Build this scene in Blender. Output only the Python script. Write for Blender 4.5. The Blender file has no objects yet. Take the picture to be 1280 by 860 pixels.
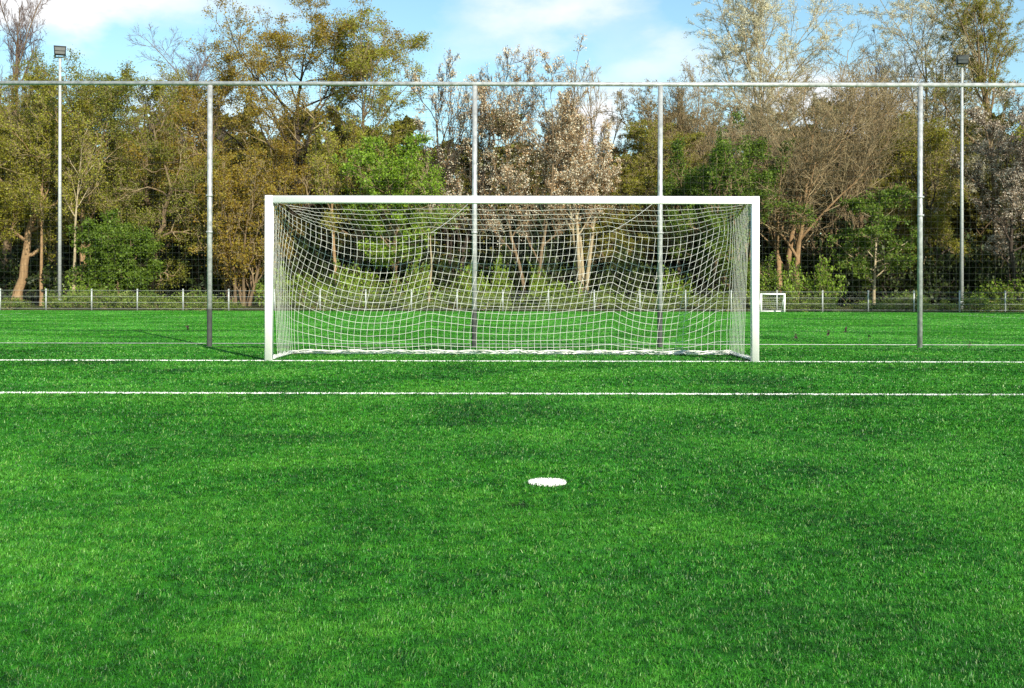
import bpy, math
import numpy as np
from mathutils import Vector

SC = bpy.context.scene
COL = SC.collection
F = 1417.0          # focal length of the photograph in its own pixels
CH = 1.083          # camera height
HZ = 361.6          # horizon row


def wx(px, d): return (px - 640.0) / F * d
def wz(py, d): return CH + (HZ - py) / F * d

# ------------------------------------------------------------------ helpers
def tag(o, label=None, cat=None, group=None, kind=None):
    if label: o['label'] = label
    if cat: o['category'] = cat
    if group: o['group'] = group
    if kind: o['kind'] = kind
    return o


def empty(name, loc, rz=0.0):
    o = bpy.data.objects.new(name, None)
    o.empty_display_size = 0.3
    o.location = loc
    o.rotation_euler = (0, 0, rz)
    COL.objects.link(o)
    return o


class MB:
    """collects quads and triangles, then links them as one mesh object"""
    def __init__(s):
        s.v = []; s.q = []; s.t = []; s.n = 0; s.qm = []; s.tm = []

    def add(s, V, Q=None, T=None, m=0):
        V = np.asarray(V, np.float32).reshape(-1, 3)
        if Q is not None and len(Q):
            Q = np.asarray(Q, np.int32).reshape(-1, 4)
            s.q.append(Q + s.n); s.qm.append(np.full(len(Q), m, np.int32))
        if T is not None and len(T):
            T = np.asarray(T, np.int32).reshape(-1, 3)
            s.t.append(T + s.n); s.tm.append(np.full(len(T), m, np.int32))
        s.v.append(V); s.n += len(V)
        return s

    def arrays(s):
        V = np.concatenate(s.v)
        Q = np.concatenate(s.q) if s.q else np.zeros((0, 4), np.int32)
        T = np.concatenate(s.t) if s.t else np.zeros((0, 3), np.int32)
        qm = np.concatenate(s.qm) if s.qm else np.zeros(0, np.int32)
        tm = np.concatenate(s.tm) if s.tm else np.zeros(0, np.int32)
        return V, Q, T, qm, tm

    def mesh(s, name, mats, smooth=False):
        V, Q, T, qm, tm = s.arrays()
        me = bpy.data.meshes.new(name)
        me.vertices.add(len(V)); me.vertices.foreach_set('co', V.ravel())
        nl = len(Q) * 4 + len(T) * 3
        me.loops.add(nl)
        me.loops.foreach_set('vertex_index', np.concatenate([Q.ravel(), T.ravel()]).astype(np.int32))
        me.polygons.add(len(Q) + len(T))
        ls = np.concatenate([np.arange(len(Q)) * 4, len(Q) * 4 + np.arange(len(T)) * 3]).astype(np.int32)
        me.polygons.foreach_set('loop_start', ls)
        me.polygons.foreach_set('material_index', np.concatenate([qm, tm]).astype(np.int32))
        if smooth:
            me.polygons.foreach_set('use_smooth', np.ones(len(Q) + len(T), bool))
        for m in (mats if isinstance(mats, (list, tuple)) else [mats]):
            me.materials.append(m)
        me.update(calc_edges=True)
        me.validate()
        return me

    def build(s, name, mats, parent=None, smooth=False):
        o = bpy.data.objects.new(name, s.mesh(name, mats, smooth))
        COL.objects.link(o)
        if parent is not None: o.parent = parent
        return o

    # shapes
    def box(s, x0, x1, y0, y1, z0, z1, m=0):
        V = [(x, y, z) for z in (z0, z1) for y in (y0, y1) for x in (x0, x1)]
        Q = [(0, 2, 3, 1), (4, 5, 7, 6), (0, 1, 5, 4), (2, 6, 7, 3), (0, 4, 6, 2), (1, 3, 7, 5)]
        return s.add(V, Q, m=m)

    def tubes(s, P, R, k=6, m=0, caps=False):
        """P (N,n,3) polylines, R (N,n) radii"""
        P = np.asarray(P, float); R = np.asarray(R, float)
        if P.ndim == 2: P = P[None]; R = R[None] if R.ndim else np.full(P.shape[:2], R)
        if R.ndim == 0: R = np.full(P.shape[:2], float(R))
        N, n, _ = P.shape
        T = np.gradient(P, axis=1)
        T /= np.linalg.norm(T, axis=2, keepdims=True) + 1e-9
        mean = P[:, -1] - P[:, 0]
        mean /= np.linalg.norm(mean, axis=1, keepdims=True) + 1e-9
        ref = np.where(np.abs(mean[:, 2:3]) < 0.8, np.array([[0, 0, 1.0]]), np.array([[1.0, 0, 0]]))
        ref = np.repeat(ref[:, None], n, 1)
        U = np.cross(T, ref); U /= np.linalg.norm(U, axis=2, keepdims=True) + 1e-9
        W = np.cross(T, U)
        a = np.arange(k) / k * 2 * math.pi
        ring = U[:, :, None] * np.cos(a)[None, None, :, None] + W[:, :, None] * np.sin(a)[None, None, :, None]
        V = P[:, :, None] + ring * R[:, :, None, None]
        base = (np.arange(N) * n * k)[:, None, None]
        i = np.arange(n - 1)[None, :, None]; j = np.arange(k)[None, None, :]; j2 = (j + 1) % k
        Q = np.stack([base + i * k + j, base + i * k + j2, base + (i + 1) * k + j2, base + (i + 1) * k + j], -1)
        V = V.reshape(-1, 3); Q = Q.reshape(-1, 4)
        tri = []
        if caps:
            nv = len(V)
            ce = np.concatenate([P[:, 0], P[:, -1]])
            V = np.concatenate([V, ce])
            for b in range(N):
                for jj in range(k):
                    kk = (jj + 1) % k
                    tri.append((b * n * k + kk, b * n * k + jj, nv + b))
                    tri.append((b * n * k + (n - 1) * k + jj, b * n * k + (n - 1) * k + kk, nv + N + b))
        return s.add(V, Q, tri, m)

    def cyl(s, p0, p1, r0, r1=None, k=16, m=0):
        r1 = r0 if r1 is None else r1
        return s.tubes(np.array([[p0, p1]], float), np.array([[r0, r1]]), k, m, caps=True)

    def rbar(s, p0, p1, w, h, b, m=0):
        """straight bar of rounded-rectangle section; w along the horizontal cross axis, h along the other"""
        p0 = np.array(p0, float); p1 = np.array(p1, float)
        t = (p1 - p0) / np.linalg.norm(p1 - p0)
        ref = np.array([0, 1.0, 0])
        u = np.cross(t, ref); u /= np.linalg.norm(u); v = np.cross(t, u)
        prof = []
        for cx, cy, a0 in ((1, 1, 0), (-1, 1, 90), (-1, -1, 180), (1, -1, 270)):
            for q in range(5):
                a = math.radians(a0 + q * 22.5)
                prof.append((cx * (w / 2 - b) + b * math.cos(a), cy * (h / 2 - b) + b * math.sin(a)))
        prof = np.array(prof); k = len(prof)
        ring = prof[:, :1] * u + prof[:, 1:] * v
        V = np.concatenate([p0 + ring, p1 + ring, [p0], [p1]])
        Q = [(j, (j + 1) % k, k + (j + 1) % k, k + j) for j in range(k)]
        T = [((j + 1) % k, j, 2 * k) for j in range(k)] + [(k + j, k + (j + 1) % k, 2 * k + 1) for j in range(k)]
        return s.add(V, Q, T, m)

# ------------------------------------------------------------------ materials
class NT:
    def __init__(s, name):
        s.mat = bpy.data.materials.new(name); s.mat.use_nodes = True
        s.t = s.mat.node_tree; s.t.nodes.clear()
        s.out = s.t.nodes.new('ShaderNodeOutputMaterial')

    def n(s, kind, **kw):
        nd = s.t.nodes.new(kind)
        for k, v in kw.items():
            if k.startswith('i_'): nd.inputs[k[2:].replace('_', ' ')].default_value = v
            else: setattr(nd, k, v)
        return nd

    def l(s, a, b): s.t.links.new(a, b)

    def ramp(s, fac, stops, interp='LINEAR'):
        r = s.n('ShaderNodeValToRGB'); r.color_ramp.interpolation = interp
        e = r.color_ramp.elements
        while len(e) < len(stops): e.new(0.5)
        for el, (p, c) in zip(e, stops):
            el.position = p; el.color = (*c, 1) if len(c) == 3 else c
        s.l(fac, r.inputs['Fac'])
        return r.outputs['Color']

    def mix(s, fac, a, b, blend='MIX'):
        m = s.n('ShaderNodeMix', data_type='RGBA', blend_type=blend)
        for v, i in ((fac, 0), (a, 6), (b, 7)):
            if hasattr(v, 'is_linked') or hasattr(v, 'links'): s.l(v, m.inputs[i])
            elif isinstance(v, (int, float)): m.inputs[i].default_value = v
            else: m.inputs[i].default_value = (*v, 1)
        return m.outputs[2]

    def math(s, op, a, b=None, c=None, clamp=False):
        m = s.n('ShaderNodeMath', operation=op, use_clamp=clamp)
        for i, v in enumerate((a, b, c)):
            if v is None: continue
            if hasattr(v, 'links'): s.l(v, m.inputs[i])
            else: m.inputs[i].default_value = v
        return m.outputs[0]

    def noise(s, vec, scale, detail=4, rough=0.55, dist=0.0):
        t = s.n('ShaderNodeTexNoise'); t.inputs['Scale'].default_value = scale
        t.inputs['Detail'].default_value = detail; t.inputs['Roughness'].default_value = rough
        t.inputs['Distortion'].default_value = dist
        if vec is not None: s.l(vec, t.inputs['Vector'])
        return t.outputs['Fac']

    def bsdf(s, col, rough=0.6, metal=0.0, spec=0.5, bump=None, bstr=0.3, bdist=0.02):
        b = s.n('ShaderNodeBsdfPrincipled')
        if hasattr(col, 'links'): s.l(col, b.inputs['Base Color'])
        else: b.inputs['Base Color'].default_value = (*col, 1)
        if hasattr(rough, 'links'): s.l(rough, b.inputs['Roughness'])
        else: b.inputs['Roughness'].default_value = rough
        b.inputs['Metallic'].default_value = metal
        b.inputs['Specular IOR Level'].default_value = spec
        if bump is not None:
            bn = s.n('ShaderNodeBump'); bn.inputs['Strength'].default_value = bstr
            bn.inputs['Distance'].default_value = bdist
            s.l(bump, bn.inputs['Height']); s.l(bn.outputs[0], b.inputs['Normal'])
        return b.outputs[0]

    def done(s, sh):
        s.l(sh, s.out.inputs['Surface']); return s.mat


LEAF_K = 1.3


def leaf_mat(name, stops, trans=0.4, rough=0.5, spec=0.25):
    t = NT(name)
    g = t.n('ShaderNodeNewGeometry')
    nz = t.noise(g.outputs['Position'], 0.45, 3)
    f = t.math('ADD', t.math('MULTIPLY', g.outputs['Random Per Island'], 0.65), t.math('MULTIPLY', nz, 0.7))
    f = t.math('SUBTRACT', f, 0.17, clamp=True)
    stops = [(p, tuple(min(0.8, x * LEAF_K) for x in c_)) for p, c_ in stops]
    c = t.ramp(f, stops)
    b = t.bsdf(c, rough, spec=spec)
    tr = t.n('ShaderNodeBsdfTranslucent'); t.l(c, tr.inputs['Color'])
    mx = t.n('ShaderNodeMixShader'); mx.inputs[0].default_value = trans
    t.l(b, mx.inputs[1]); t.l(tr.outputs[0], mx.inputs[2])
    return t.done(mx.outputs[0])


def bark_mat(name, a, b, scale=2.0):
    t = NT(name)
    tc = t.n('ShaderNodeTexCoord'); mp = t.n('ShaderNodeMapping')
    mp.inputs['Scale'].default_value = (1, 1, 0.25); t.l(tc.outputs['Object'], mp.inputs['Vector'])
    n1 = t.noise(mp.outputs[0], scale * 3, 6, 0.7); n2 = t.noise(tc.outputs['Object'], scale * 0.3, 3)
    c = t.ramp(t.math('ADD', t.math('MULTIPLY', n1, 0.7), t.math('MULTIPLY', n2, 0.3)),
               [(0.3, tuple(x * 0.55 for x in a)), (0.5, a), (0.68, b)])
    return t.done(t.bsdf(c, 0.85, spec=0.15, bump=n1, bstr=0.6, bdist=0.06))


M = {}
M['ochre'] = leaf_mat('ochre_leaves', [(0.1, (0.11, 0.070, 0.010)), (0.4, (0.22, 0.145, 0.016)), (0.7, (0.24, 0.195, 0.025)), (0.95, (0.32, 0.29, 0.06))])
M['olive'] = leaf_mat('olive_leaves', [(0.1, (0.08, 0.065, 0.010)), (0.4, (0.18, 0.165, 0.015)), (0.7, (0.21, 0.215, 0.022)), (0.95, (0.30, 0.30, 0.06))])
M['yellow_olive'] = leaf_mat('yellow_olive_leaves', [(0.1, (0.12, 0.10, 0.015)), (0.4, (0.23, 0.21, 0.025)), (0.7, (0.25, 0.27, 0.03)), (0.95, (0.36, 0.35, 0.10))])
M['olive_green'] = leaf_mat('olive_green_leaves', [(0.1, (0.06, 0.06, 0.010)), (0.4, (0.14, 0.145, 0.018)), (0.7, (0.16, 0.18, 0.024)), (0.95, (0.25, 0.26, 0.05))])
M['green'] = leaf_mat('fresh_green_leaves', [(0.1, (0.06, 0.10, 0.008)), (0.4, (0.13, 0.22, 0.015)), (0.7, (0.19, 0.30, 0.025)), (0.95, (0.26, 0.38, 0.05))])
M['mid_green'] = leaf_mat('mid_green_leaves', [(0.1, (0.03, 0.055, 0.008)), (0.4, (0.075, 0.13, 0.012)), (0.7, (0.11, 0.17, 0.02)), (0.95, (0.17, 0.24, 0.04))])
M['dark_green_shade'] = leaf_mat('shaded_dark_green_leaves', [(0.1, (0.008, 0.014, 0.004)), (0.4, (0.018, 0.030, 0.006)), (0.7, (0.035, 0.052, 0.010)), (0.95, (0.07, 0.09, 0.018))], 0.2)  # dark green lowered further, painting in the deep shade below the canopy
M['blossom'] = leaf_mat('blossom_and_bronze_leaves', [(0.05, (0.18, 0.08, 0.025)), (0.28, (0.38, 0.22, 0.08)), (0.42, (0.62, 0.45, 0.29)), (0.6, (0.72, 0.58, 0.44)), (0.95, (0.72, 0.64, 0.54))])
M['pale_blossom'] = leaf_mat('pale_blossom', [(0.05, (0.12, 0.08, 0.045)), (0.35, (0.27, 0.20, 0.13)), (0.6, (0.5, 0.42, 0.33)), (0.9, (0.66, 0.60, 0.52))])
M['pale_buds'] = leaf_mat('pale_buds', [(0.1, (0.36, 0.32, 0.19)), (0.5, (0.56, 0.53, 0.36)), (0.9, (0.66, 0.64, 0.52))])
M['brown_buds'] = leaf_mat('brown_buds', [(0.1, (0.09, 0.06, 0.028)), (0.5, (0.20, 0.145, 0.06)), (0.9, (0.30, 0.24, 0.11))])
M['bark'] = bark_mat('brown_bark', (0.15, 0.105, 0.06), (0.30, 0.22, 0.13))
M['bark_orange'] = bark_mat('warm_bark', (0.26, 0.165, 0.085), (0.45, 0.31, 0.17))
M['bark_pale'] = bark_mat('pale_bark', (0.32, 0.26, 0.16), (0.52, 0.45, 0.31))
M['bark_dark'] = bark_mat('dark_bark', (0.055, 0.042, 0.032), (0.12, 0.095, 0.07))
M['twig'] = bark_mat('twig_bark', (0.28, 0.215, 0.12), (0.45, 0.36, 0.21))
M['wood_leaf_shaded'] = leaf_mat('shaded_far_wood_leaves', [(0.1, (0.035, 0.032, 0.008)), (0.4, (0.085, 0.075, 0.013)), (0.7, (0.11, 0.11, 0.018)), (0.95, (0.18, 0.17, 0.04))])  # olive leaves darkened in colour so gaps between front trees look shaded
M['shrub_green'] = leaf_mat('shrub_leaves', [(0.1, (0.05, 0.08, 0.010)), (0.4, (0.12, 0.19, 0.018)), (0.7, (0.17, 0.26, 0.025)), (0.95, (0.26, 0.36, 0.06))])
M['olive_bramble'] = leaf_mat('bramble_leaves', [(0.1, (0.045, 0.075, 0.010)), (0.4, (0.10, 0.155, 0.018)), (0.7, (0.16, 0.23, 0.03)), (0.95, (0.28, 0.34, 0.10))])
M['twig_purple'] = bark_mat('purple_twig_bark', (0.15, 0.11, 0.10), (0.25, 0.19, 0.17))


def simple(name, col, rough=0.5, metal=0.0, var=0.12, scale=8.0, spec=0.5, bstr=0.1):
    t = NT(name); tc = t.n('ShaderNodeTexCoord')
    n = t.noise(tc.outputs['Object'], scale, 5, 0.6)
    c = t.ramp(n, [(0.3, tuple(x * (1 - var) for x in col)), (0.7, tuple(min(1, x * (1 + var)) for x in col))])
    return t.done(t.bsdf(c, rough, metal, spec, bump=n, bstr=bstr, bdist=0.003))


M['white_paint'] = simple('white_paint', (0.85, 0.85, 0.84), 0.35, var=0.03, scale=14)
M['twine'] = simple('white_twine', (0.72, 0.72, 0.67), 0.7, var=0.10, scale=3)
M['galv'] = simple('galvanised_steel', (0.36, 0.37, 0.37), 0.42, metal=0.2, var=0.35, scale=11)
M['galv_dark'] = simple('dark_coated_steel', (0.05, 0.056, 0.05), 0.7, metal=0.0, var=0.3, scale=9, spec=0.2)
M['fence_steel'] = simple('fence_steel', (0.40, 0.42, 0.41), 0.5, metal=0.1, var=0.15, scale=2)
M['fence_wire'] = simple('fence_wire', (0.22, 0.24, 0.22), 0.5, metal=0.1, var=0.15, scale=2)
M['net_dark'] = simple('dark_net_twine', (0.045, 0.055, 0.045), 0.7, var=0.2, scale=1)
M['lamp_body'] = simple('dark_lamp_housing', (0.03, 0.033, 0.03), 0.6, var=0.2, scale=6)
M['lamp_glass'] = simple('lamp_glass', (0.045, 0.05, 0.045), 0.25, var=0.2, scale=4)
M['concrete'] = simple('kerb_concrete', (0.11, 0.125, 0.07), 0.9, var=0.5, scale=5)
M['dead_leaf'] = simple('dead_leaf', (0.04, 0.03, 0.02), 0.8, var=0.3, scale=20)


def turf_mat(name, blades, cols):
    t = NT(name)
    g = t.n('ShaderNodeNewGeometry'); P = g.outputs['Position']
    n_big = t.noise(P, 0.55, 4, 0.6, 0.4)        # shading of brushed fibre lean painted as tone, and wear, metres across
    n_mid = t.noise(P, 11.0, 5, 0.7)
    mp = t.n('ShaderNodeMapping'); mp.inputs['Scale'].default_value = (0.35, 1.3, 1); t.l(P, mp.inputs['Vector'])
    n_str = t.noise(mp.outputs[0], 2.0, 4, 0.6)
    f = t.math('ADD', t.math('MULTIPLY', n_big, 0.42), t.math('MULTIPLY', n_str, 0.16))
    f = t.math('ADD', f, t.math('MULTIPLY', n_mid, 0.42))
    dark, mid, lite = cols
    c = t.ramp(f, [(0.40, dark), (0.50, mid), (0.61, lite)])
    if blades:
        r = g.outputs['Random Per Island']
        c = t.mix(1.0, c, t.ramp(r, [(0.0, (0.45, 0.45, 0.45)), (0.35, (0.9, 0.9, 0.9)), (0.8, (1.25, 1.2, 1.25)), (1.0, (1.6, 1.5, 1.6))]), 'MULTIPLY')
        c = t.mix(t.math('MULTIPLY', t.math('GREATER_THAN', r, 0.93), 0.55), c, (0.26, 0.36, 0.11))
    else:
        n_f = t.noise(P, 60, 3, 0.7)
        c = t.mix(1.0, c, t.ramp(n_f, [(0.3, (0.7, 0.7, 0.7)), (0.7, (1.3, 1.3, 1.3))]), 'MULTIPLY')
    # a small worn hole beside the penalty spot
    d = t.n('ShaderNodeVectorMath', operation='DISTANCE'); t.l(P, d.inputs[0])
    d.inputs[1].default_value = (0.045, 5.70, 0.0)
    w = t.math('SUBTRACT', 1.0, t.math('DIVIDE', t.math('ADD', d.outputs['Value'], t.math('MULTIPLY', n_mid, 0.09)), 0.13), clamp=True)
    c = t.mix(t.math('MULTIPLY', w, 1.6, clamp=True), c, (0.012, 0.018, 0.008))
    if blades:
        b = t.bsdf(c, 0.42, spec=0.35)
        tr = t.n('ShaderNodeBsdfTranslucent'); t.l(c, tr.inputs['Color'])
        mx = t.n('ShaderNodeMixShader'); mx.inputs[0].default_value = 0.25
        t.l(b, mx.inputs[1]); t.l(tr.outputs[0], mx.inputs[2])
        return t.done(mx.outputs[0])
    return t.done(t.bsdf(c, 0.8, spec=0.15, bump=t.noise(P, 45, 4, 0.7), bstr=0.7, bdist=0.02))


TURF = ((0.011, 0.080, 0.006), (0.032, 0.20, 0.011), (0.095, 0.33, 0.027))
TURF_FAR_LIT = ((0.022, 0.14, 0.009), (0.046, 0.25, 0.014), (0.095, 0.34, 0.028))  # turf colours brightened to stand in for sunlight the flat far pitch lacks
M['turf'] = turf_mat('turf_carpet', False, TURF)
M['turf_blade'] = turf_mat('turf_fibres', True, TURF)
M['turf_far_lit'] = turf_mat('lit_far_turf_carpet', False, TURF_FAR_LIT)
M['turf_far_lit_blade'] = turf_mat('lit_far_turf_fibres', True, TURF_FAR_LIT)
M['white_fibre'] = simple('white_turf_fibre', (0.80, 0.80, 0.76), 0.6, var=0.06, scale=60)


def forest_floor():
    t = NT('forest_floor'); g = t.n('ShaderNodeNewGeometry'); P = g.outputs['Position']
    n = t.noise(P, 0.5, 6, 0.65); n2 = t.noise(P, 9, 4, 0.7)
    c = t.ramp(t.math('ADD', t.math('MULTIPLY', n, 0.6), t.math('MULTIPLY', n2, 0.4)),
               [(0.36, (0.025, 0.022, 0.010)), (0.5, (0.05, 0.055, 0.016)), (0.64, (0.085, 0.10, 0.025))])
    return t.done(t.bsdf(c, 0.95, spec=0.1, bump=n2, bstr=0.8, bdist=0.1))


M['floor'] = forest_floor()

# ------------------------------------------------------------------ ground, pitches, markings
def sheet(name, x0, x1, y0, y1, z, mat):
    m = MB(); m.add([(x0, y0, z), (x1, y0, z), (x1, y1, z), (x0, y1, z)], [(0, 1, 2, 3)])
    return tag(m.build(name, mat), kind='structure')


D_GOAL, D_AREA, D_SPOT, D_FENCE, D_FAR = 17.36, 11.86, 6.36, 21.80, 60.4
sheet('ground', -1500, 1500, -1500, 1500, -0.03, M['floor'])
sheet('near_pitch', -45, 45, -25, D_FENCE - 0.03, 0.0, M['turf'])
sheet('far_pitch', -45, 45, D_FENCE + 0.03, D_FAR - 0.35, 0.0, M['turf_far_lit'])
k = MB(); k.box(-45, 45, D_FENCE - 0.03, D_FENCE + 0.03, -0.1, 0.002)
tag(k.build('kerb_strip', M['concrete']), kind='structure')

rng = np.random.default_rng(7)


def blades(mb, X, Y, h, w, lean=0.6, z0=0.0, tuft=0, jit=0.012):
    """turf fibres; with tuft > 1 the points are tufts of that many fibres which lean together"""
    n0 = len(X)
    h = np.broadcast_to(h, (n0,)).astype(float)
    flow = 1.0 * np.sin(X * 0.9 + 1.3 * np.sin(Y * 0.7 + 0.5)) + 0.8 * np.sin(Y * 1.7 + X * 0.4 + 1.0)
    b = flow + rng.normal(0, 1.7 if tuft > 1 else 0.9, n0)
    if tuft > 1:
        th_ = rng.uniform(0.65, 1.3, n0)
        X = np.repeat(X, tuft) + rng.normal(0, jit, n0 * tuft); Y = np.repeat(Y, tuft) + rng.normal(0, jit, n0 * tuft)
        b = np.repeat(b, tuft) + rng.normal(0, 0.5, n0 * tuft); h = np.repeat(h * th_, tuft)
    n = len(X)
    a = rng.uniform(0, 2 * math.pi, n)
    ln = rng.uniform(0.25, 1.0, n) * lean
    hh = h * rng.uniform(0.6, 1.25, n); ww = w * rng.uniform(0.7, 1.2, n)
    ux, uy = np.cos(a) * ww / 2, np.sin(a) * ww / 2
    P0 = np.stack([X - ux, Y - uy, np.full(n, z0)], 1); P1 = np.stack([X + ux, Y + uy, np.full(n, z0)], 1)
    mx = X + np.cos(b) * hh * ln * 0.4; my = Y + np.sin(b) * hh * ln * 0.4
    mz = z0 + hh * 0.62
    P2 = np.stack([mx + ux * 0.8, my + uy * 0.8, mz], 1); P3 = np.stack([mx - ux * 0.8, my - uy * 0.8, mz], 1)
    P4 = np.stack([X + np.cos(b) * hh * ln * 1.15, Y + np.sin(b) * hh * ln * 1.15, z0 + hh * (1 - 0.45 * ln)], 1)
    V = np.stack([P0, P1, P2, P3, P4], 1).reshape(-1, 3)
    i = np.arange(n)[:, None] * 5
    mb.add(V, i + np.array([[0, 1, 2, 3]]), i + np.array([[3, 2, 4]]))


SPX = wx(684.5, D_SPOT)
turf = MB()
for d0, d1, dens, w, h in ((2.3, 4.0, 28000, 0.0022, 0.017), (4.0, 6.0, 16000, 0.0032, 0.018), (6.0, 8.5, 8500, 0.0048, 0.020),
                           (8.5, 12.5, 4200, 0.0070, 0.024), (12.5, 17.4, 1700, 0.012, 0.025), (17.4, 21.6, 900, 0.016, 0.025)):
    hw1 = d1 * 0.47 + 1.1
    n = int(dens * 2 * hw1 * (d1 - d0) / 7)
    X = rng.uniform(-hw1, hw1, n); Y = rng.uniform(d0, d1, n)
    ok = np.abs(X) < Y * 0.47 + 1.0
    ok &= (np.abs(Y - D_AREA) > 0.055) & (np.abs(Y - D_GOAL) > 0.085) & (np.hypot(X - SPX, Y - D_SPOT) > 0.085)
    blades(turf, X[ok], Y[ok], h, w, 1.15, tuft=7, jit=0.010 + 0.0009 * d0)
tag(turf.build('turf_fibres', M['turf_blade']), kind='stuff', label='short bright green artificial turf covering the near pitch', cat='turf')
turf = MB()
for d0, d1, dens, w in ((22.0, 30, 420, 0.026), (30, 42, 230, 0.036), (42, 60, 120, 0.05)):
    hw1 = d1 * 0.47 + 1.5
    n = int(dens * 2 * hw1 * (d1 - d0)); X = rng.uniform(-hw1, hw1, n); Y = rng.uniform(d0, d1, n)
    ok = (np.abs(X) < Y * 0.47 + 1.5) & (np.abs(Y - 22.95) > 0.07) & (Y < D_FAR - 0.4)
    blades(turf, X[ok], Y[ok], 0.015, w, 1.15)
tag(turf.build('turf_fibres', M['turf_far_lit_blade']), kind='stuff', label='artificial turf of the far pitch beyond the tall fence, green brightened as sunlight', cat='turf')


def white_line(name, y, width, x0, x1, dens, w, h):
    mb = MB()
    mb.add([(x0, y - width / 2, 0.004), (x1, y - width / 2, 0.004), (x1, y + width / 2, 0.004), (x0, y + width / 2, 0.004)], [(0, 1, 2, 3)])
    n = int(dens * width * (x1 - x0))
    blades(mb, rng.uniform(x0, x1, n), y + rng.uniform(-width / 2, width / 2, n), h, w, 0.8, 0.004)
    return tag(mb.build(name, M['white_fibre']), kind='structure')


white_line('goal_area_line', D_AREA, 0.09, -12, 12, 7000, 0.008, 0.013)
white_line('goal_line', D_GOAL, 0.10, -16, 16, 5500, 0.012, 0.012)
white_line('far_pitch_line', 22.95, 0.10, -20, 20, 2500, 0.014, 0.010)
for nm, xs, x1_, y0, y1 in (('far_pitch_side_line', -22.3, -21.5, 24.0, 52.3), ('far_pitch_side_line', 20.6, 21.9, 24.0, 52.3)):
    mb = MB()
    # xs is the x at the far end, x1_ at the near end
    mb.add([(x1_ - 0.06, y0, 0.004), (x1_ + 0.06, y0, 0.004), (xs + 0.06, y1, 0.004), (xs - 0.06, y1, 0.004)], [(0, 1, 2, 3)])
    tag(mb.build(nm, M['white_fibre']), kind='structure')

sp = MB()
th = np.linspace(0, 2 * math.pi, 41)[:-1]
rr = 0.099 + 0.004 * np.sin(th * 5 + 1)
sp.add(np.concatenate([[(0, 0, 0.006)], np.stack([rr * np.cos(th), rr * np.sin(th), np.full(40, 0.006)], 1)]),
       T=[(0, 1 + i, 1 + (i + 1) % 40) for i in range(40)])
n = 2600
r_ = 0.106 * np.sqrt(rng.random(n)); a_ = rng.uniform(0, 2 * math.pi, n)
blades(sp, r_ * np.cos(a_), r_ * np.sin(a_), 0.017, 0.004, 1.0, 0.004)
so = sp.build('penalty_spot', M['white_fibre']); so.location = (SPX, D_SPOT, 0)
tag(so, 'round white penalty spot in the green turf in front of the goal', 'penalty spot')

# ------------------------------------------------------------------ the goal
goal = tag(empty('football_goal', (0, D_GOAL, 0)), 'large white full size football goal with white net, nearest the penalty spot', 'goal')
PX = 3.72; PT = 0.118; ZB = 2.475     # post centre, thickness, crossbar centre height
for sx in (-1, 1):
    b = MB(); b.rbar((sx * PX, 0, 0), (sx * PX, 0, ZB + PT / 2), PT, PT, 0.018)
    b.build('post', M['white_paint'], goal)
b = MB(); b.rbar((-PX + PT / 2 + 0.001, 0, ZB), (PX - PT / 2 - 0.001, 0, ZB), PT * 0.98, PT * 0.98, 0.018)
b.build('crossbar', M['white_paint'], goal)
YB = 1.82
b = MB(); b.cyl((-PX, YB, 0.036), (PX, YB, 0.036), 0.032)
b.build('ground_bar', M['white_paint'], goal)
for sx in (-1, 1):
    b = MB(); b.cyl((sx * PX, 0.06, 0.034), (sx * PX, YB - 0.005, 0.034), 0.027)
    b.build('side_bar', M['white_paint'], goal)


def plan(f, n=600):
    """horizontal course of the net at height fraction f, from the left post round the back to the right post"""
    aL, aR = 1.55, 0.55
    pL = 7.0 * (1 - f) ** 2.5 + 2.0; pR = 9.0 * (1 - f) + 4.0
    yb = YB - 0.16 * math.sin(math.pi * min(1, f)) - 0.05 * f
    th = np.linspace(0.0005, math.pi / 2, n)
    xl = -PX + 0.06 + aL * (1 - np.cos(th) ** (2 / pL)); yl = 0.03 + (yb - 0.03) * np.sin(th) ** (2 / pL)
    xr = PX - 0.05 - aR * (1 - np.cos(th) ** (2 / pR)); yr = 0.03 + (yb - 0.03) * np.sin(th) ** (2 / pR)
    X = np.concatenate([xl, xr[::-1]]); Y = np.concatenate([yl, yr[::-1]])
    return X, Y


NC, NR = 90, 17
PKL, PKR = wx(539, 19.3), wx(763, 19.3)


def back_top(x):
    """height of the hanging top edge of the rear net at x"""
    xs = np.array([-3.7, PKL, PKR, 3.45])
    zs = np.array([2.08, 2.07, 2.09, 2.15])
    dip = np.array([0.10, 0.08, 0.15])
    z = np.interp(x, xs, zs)
    for i in range(3):
        s = (x - xs[i]) / (xs[i + 1] - xs[i])
        inside = (s >= 0) & (s <= 1)
        z = z - np.where(inside, dip[i] * 4 * s * (1 - s) * (1.0), 0)
    return z


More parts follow.
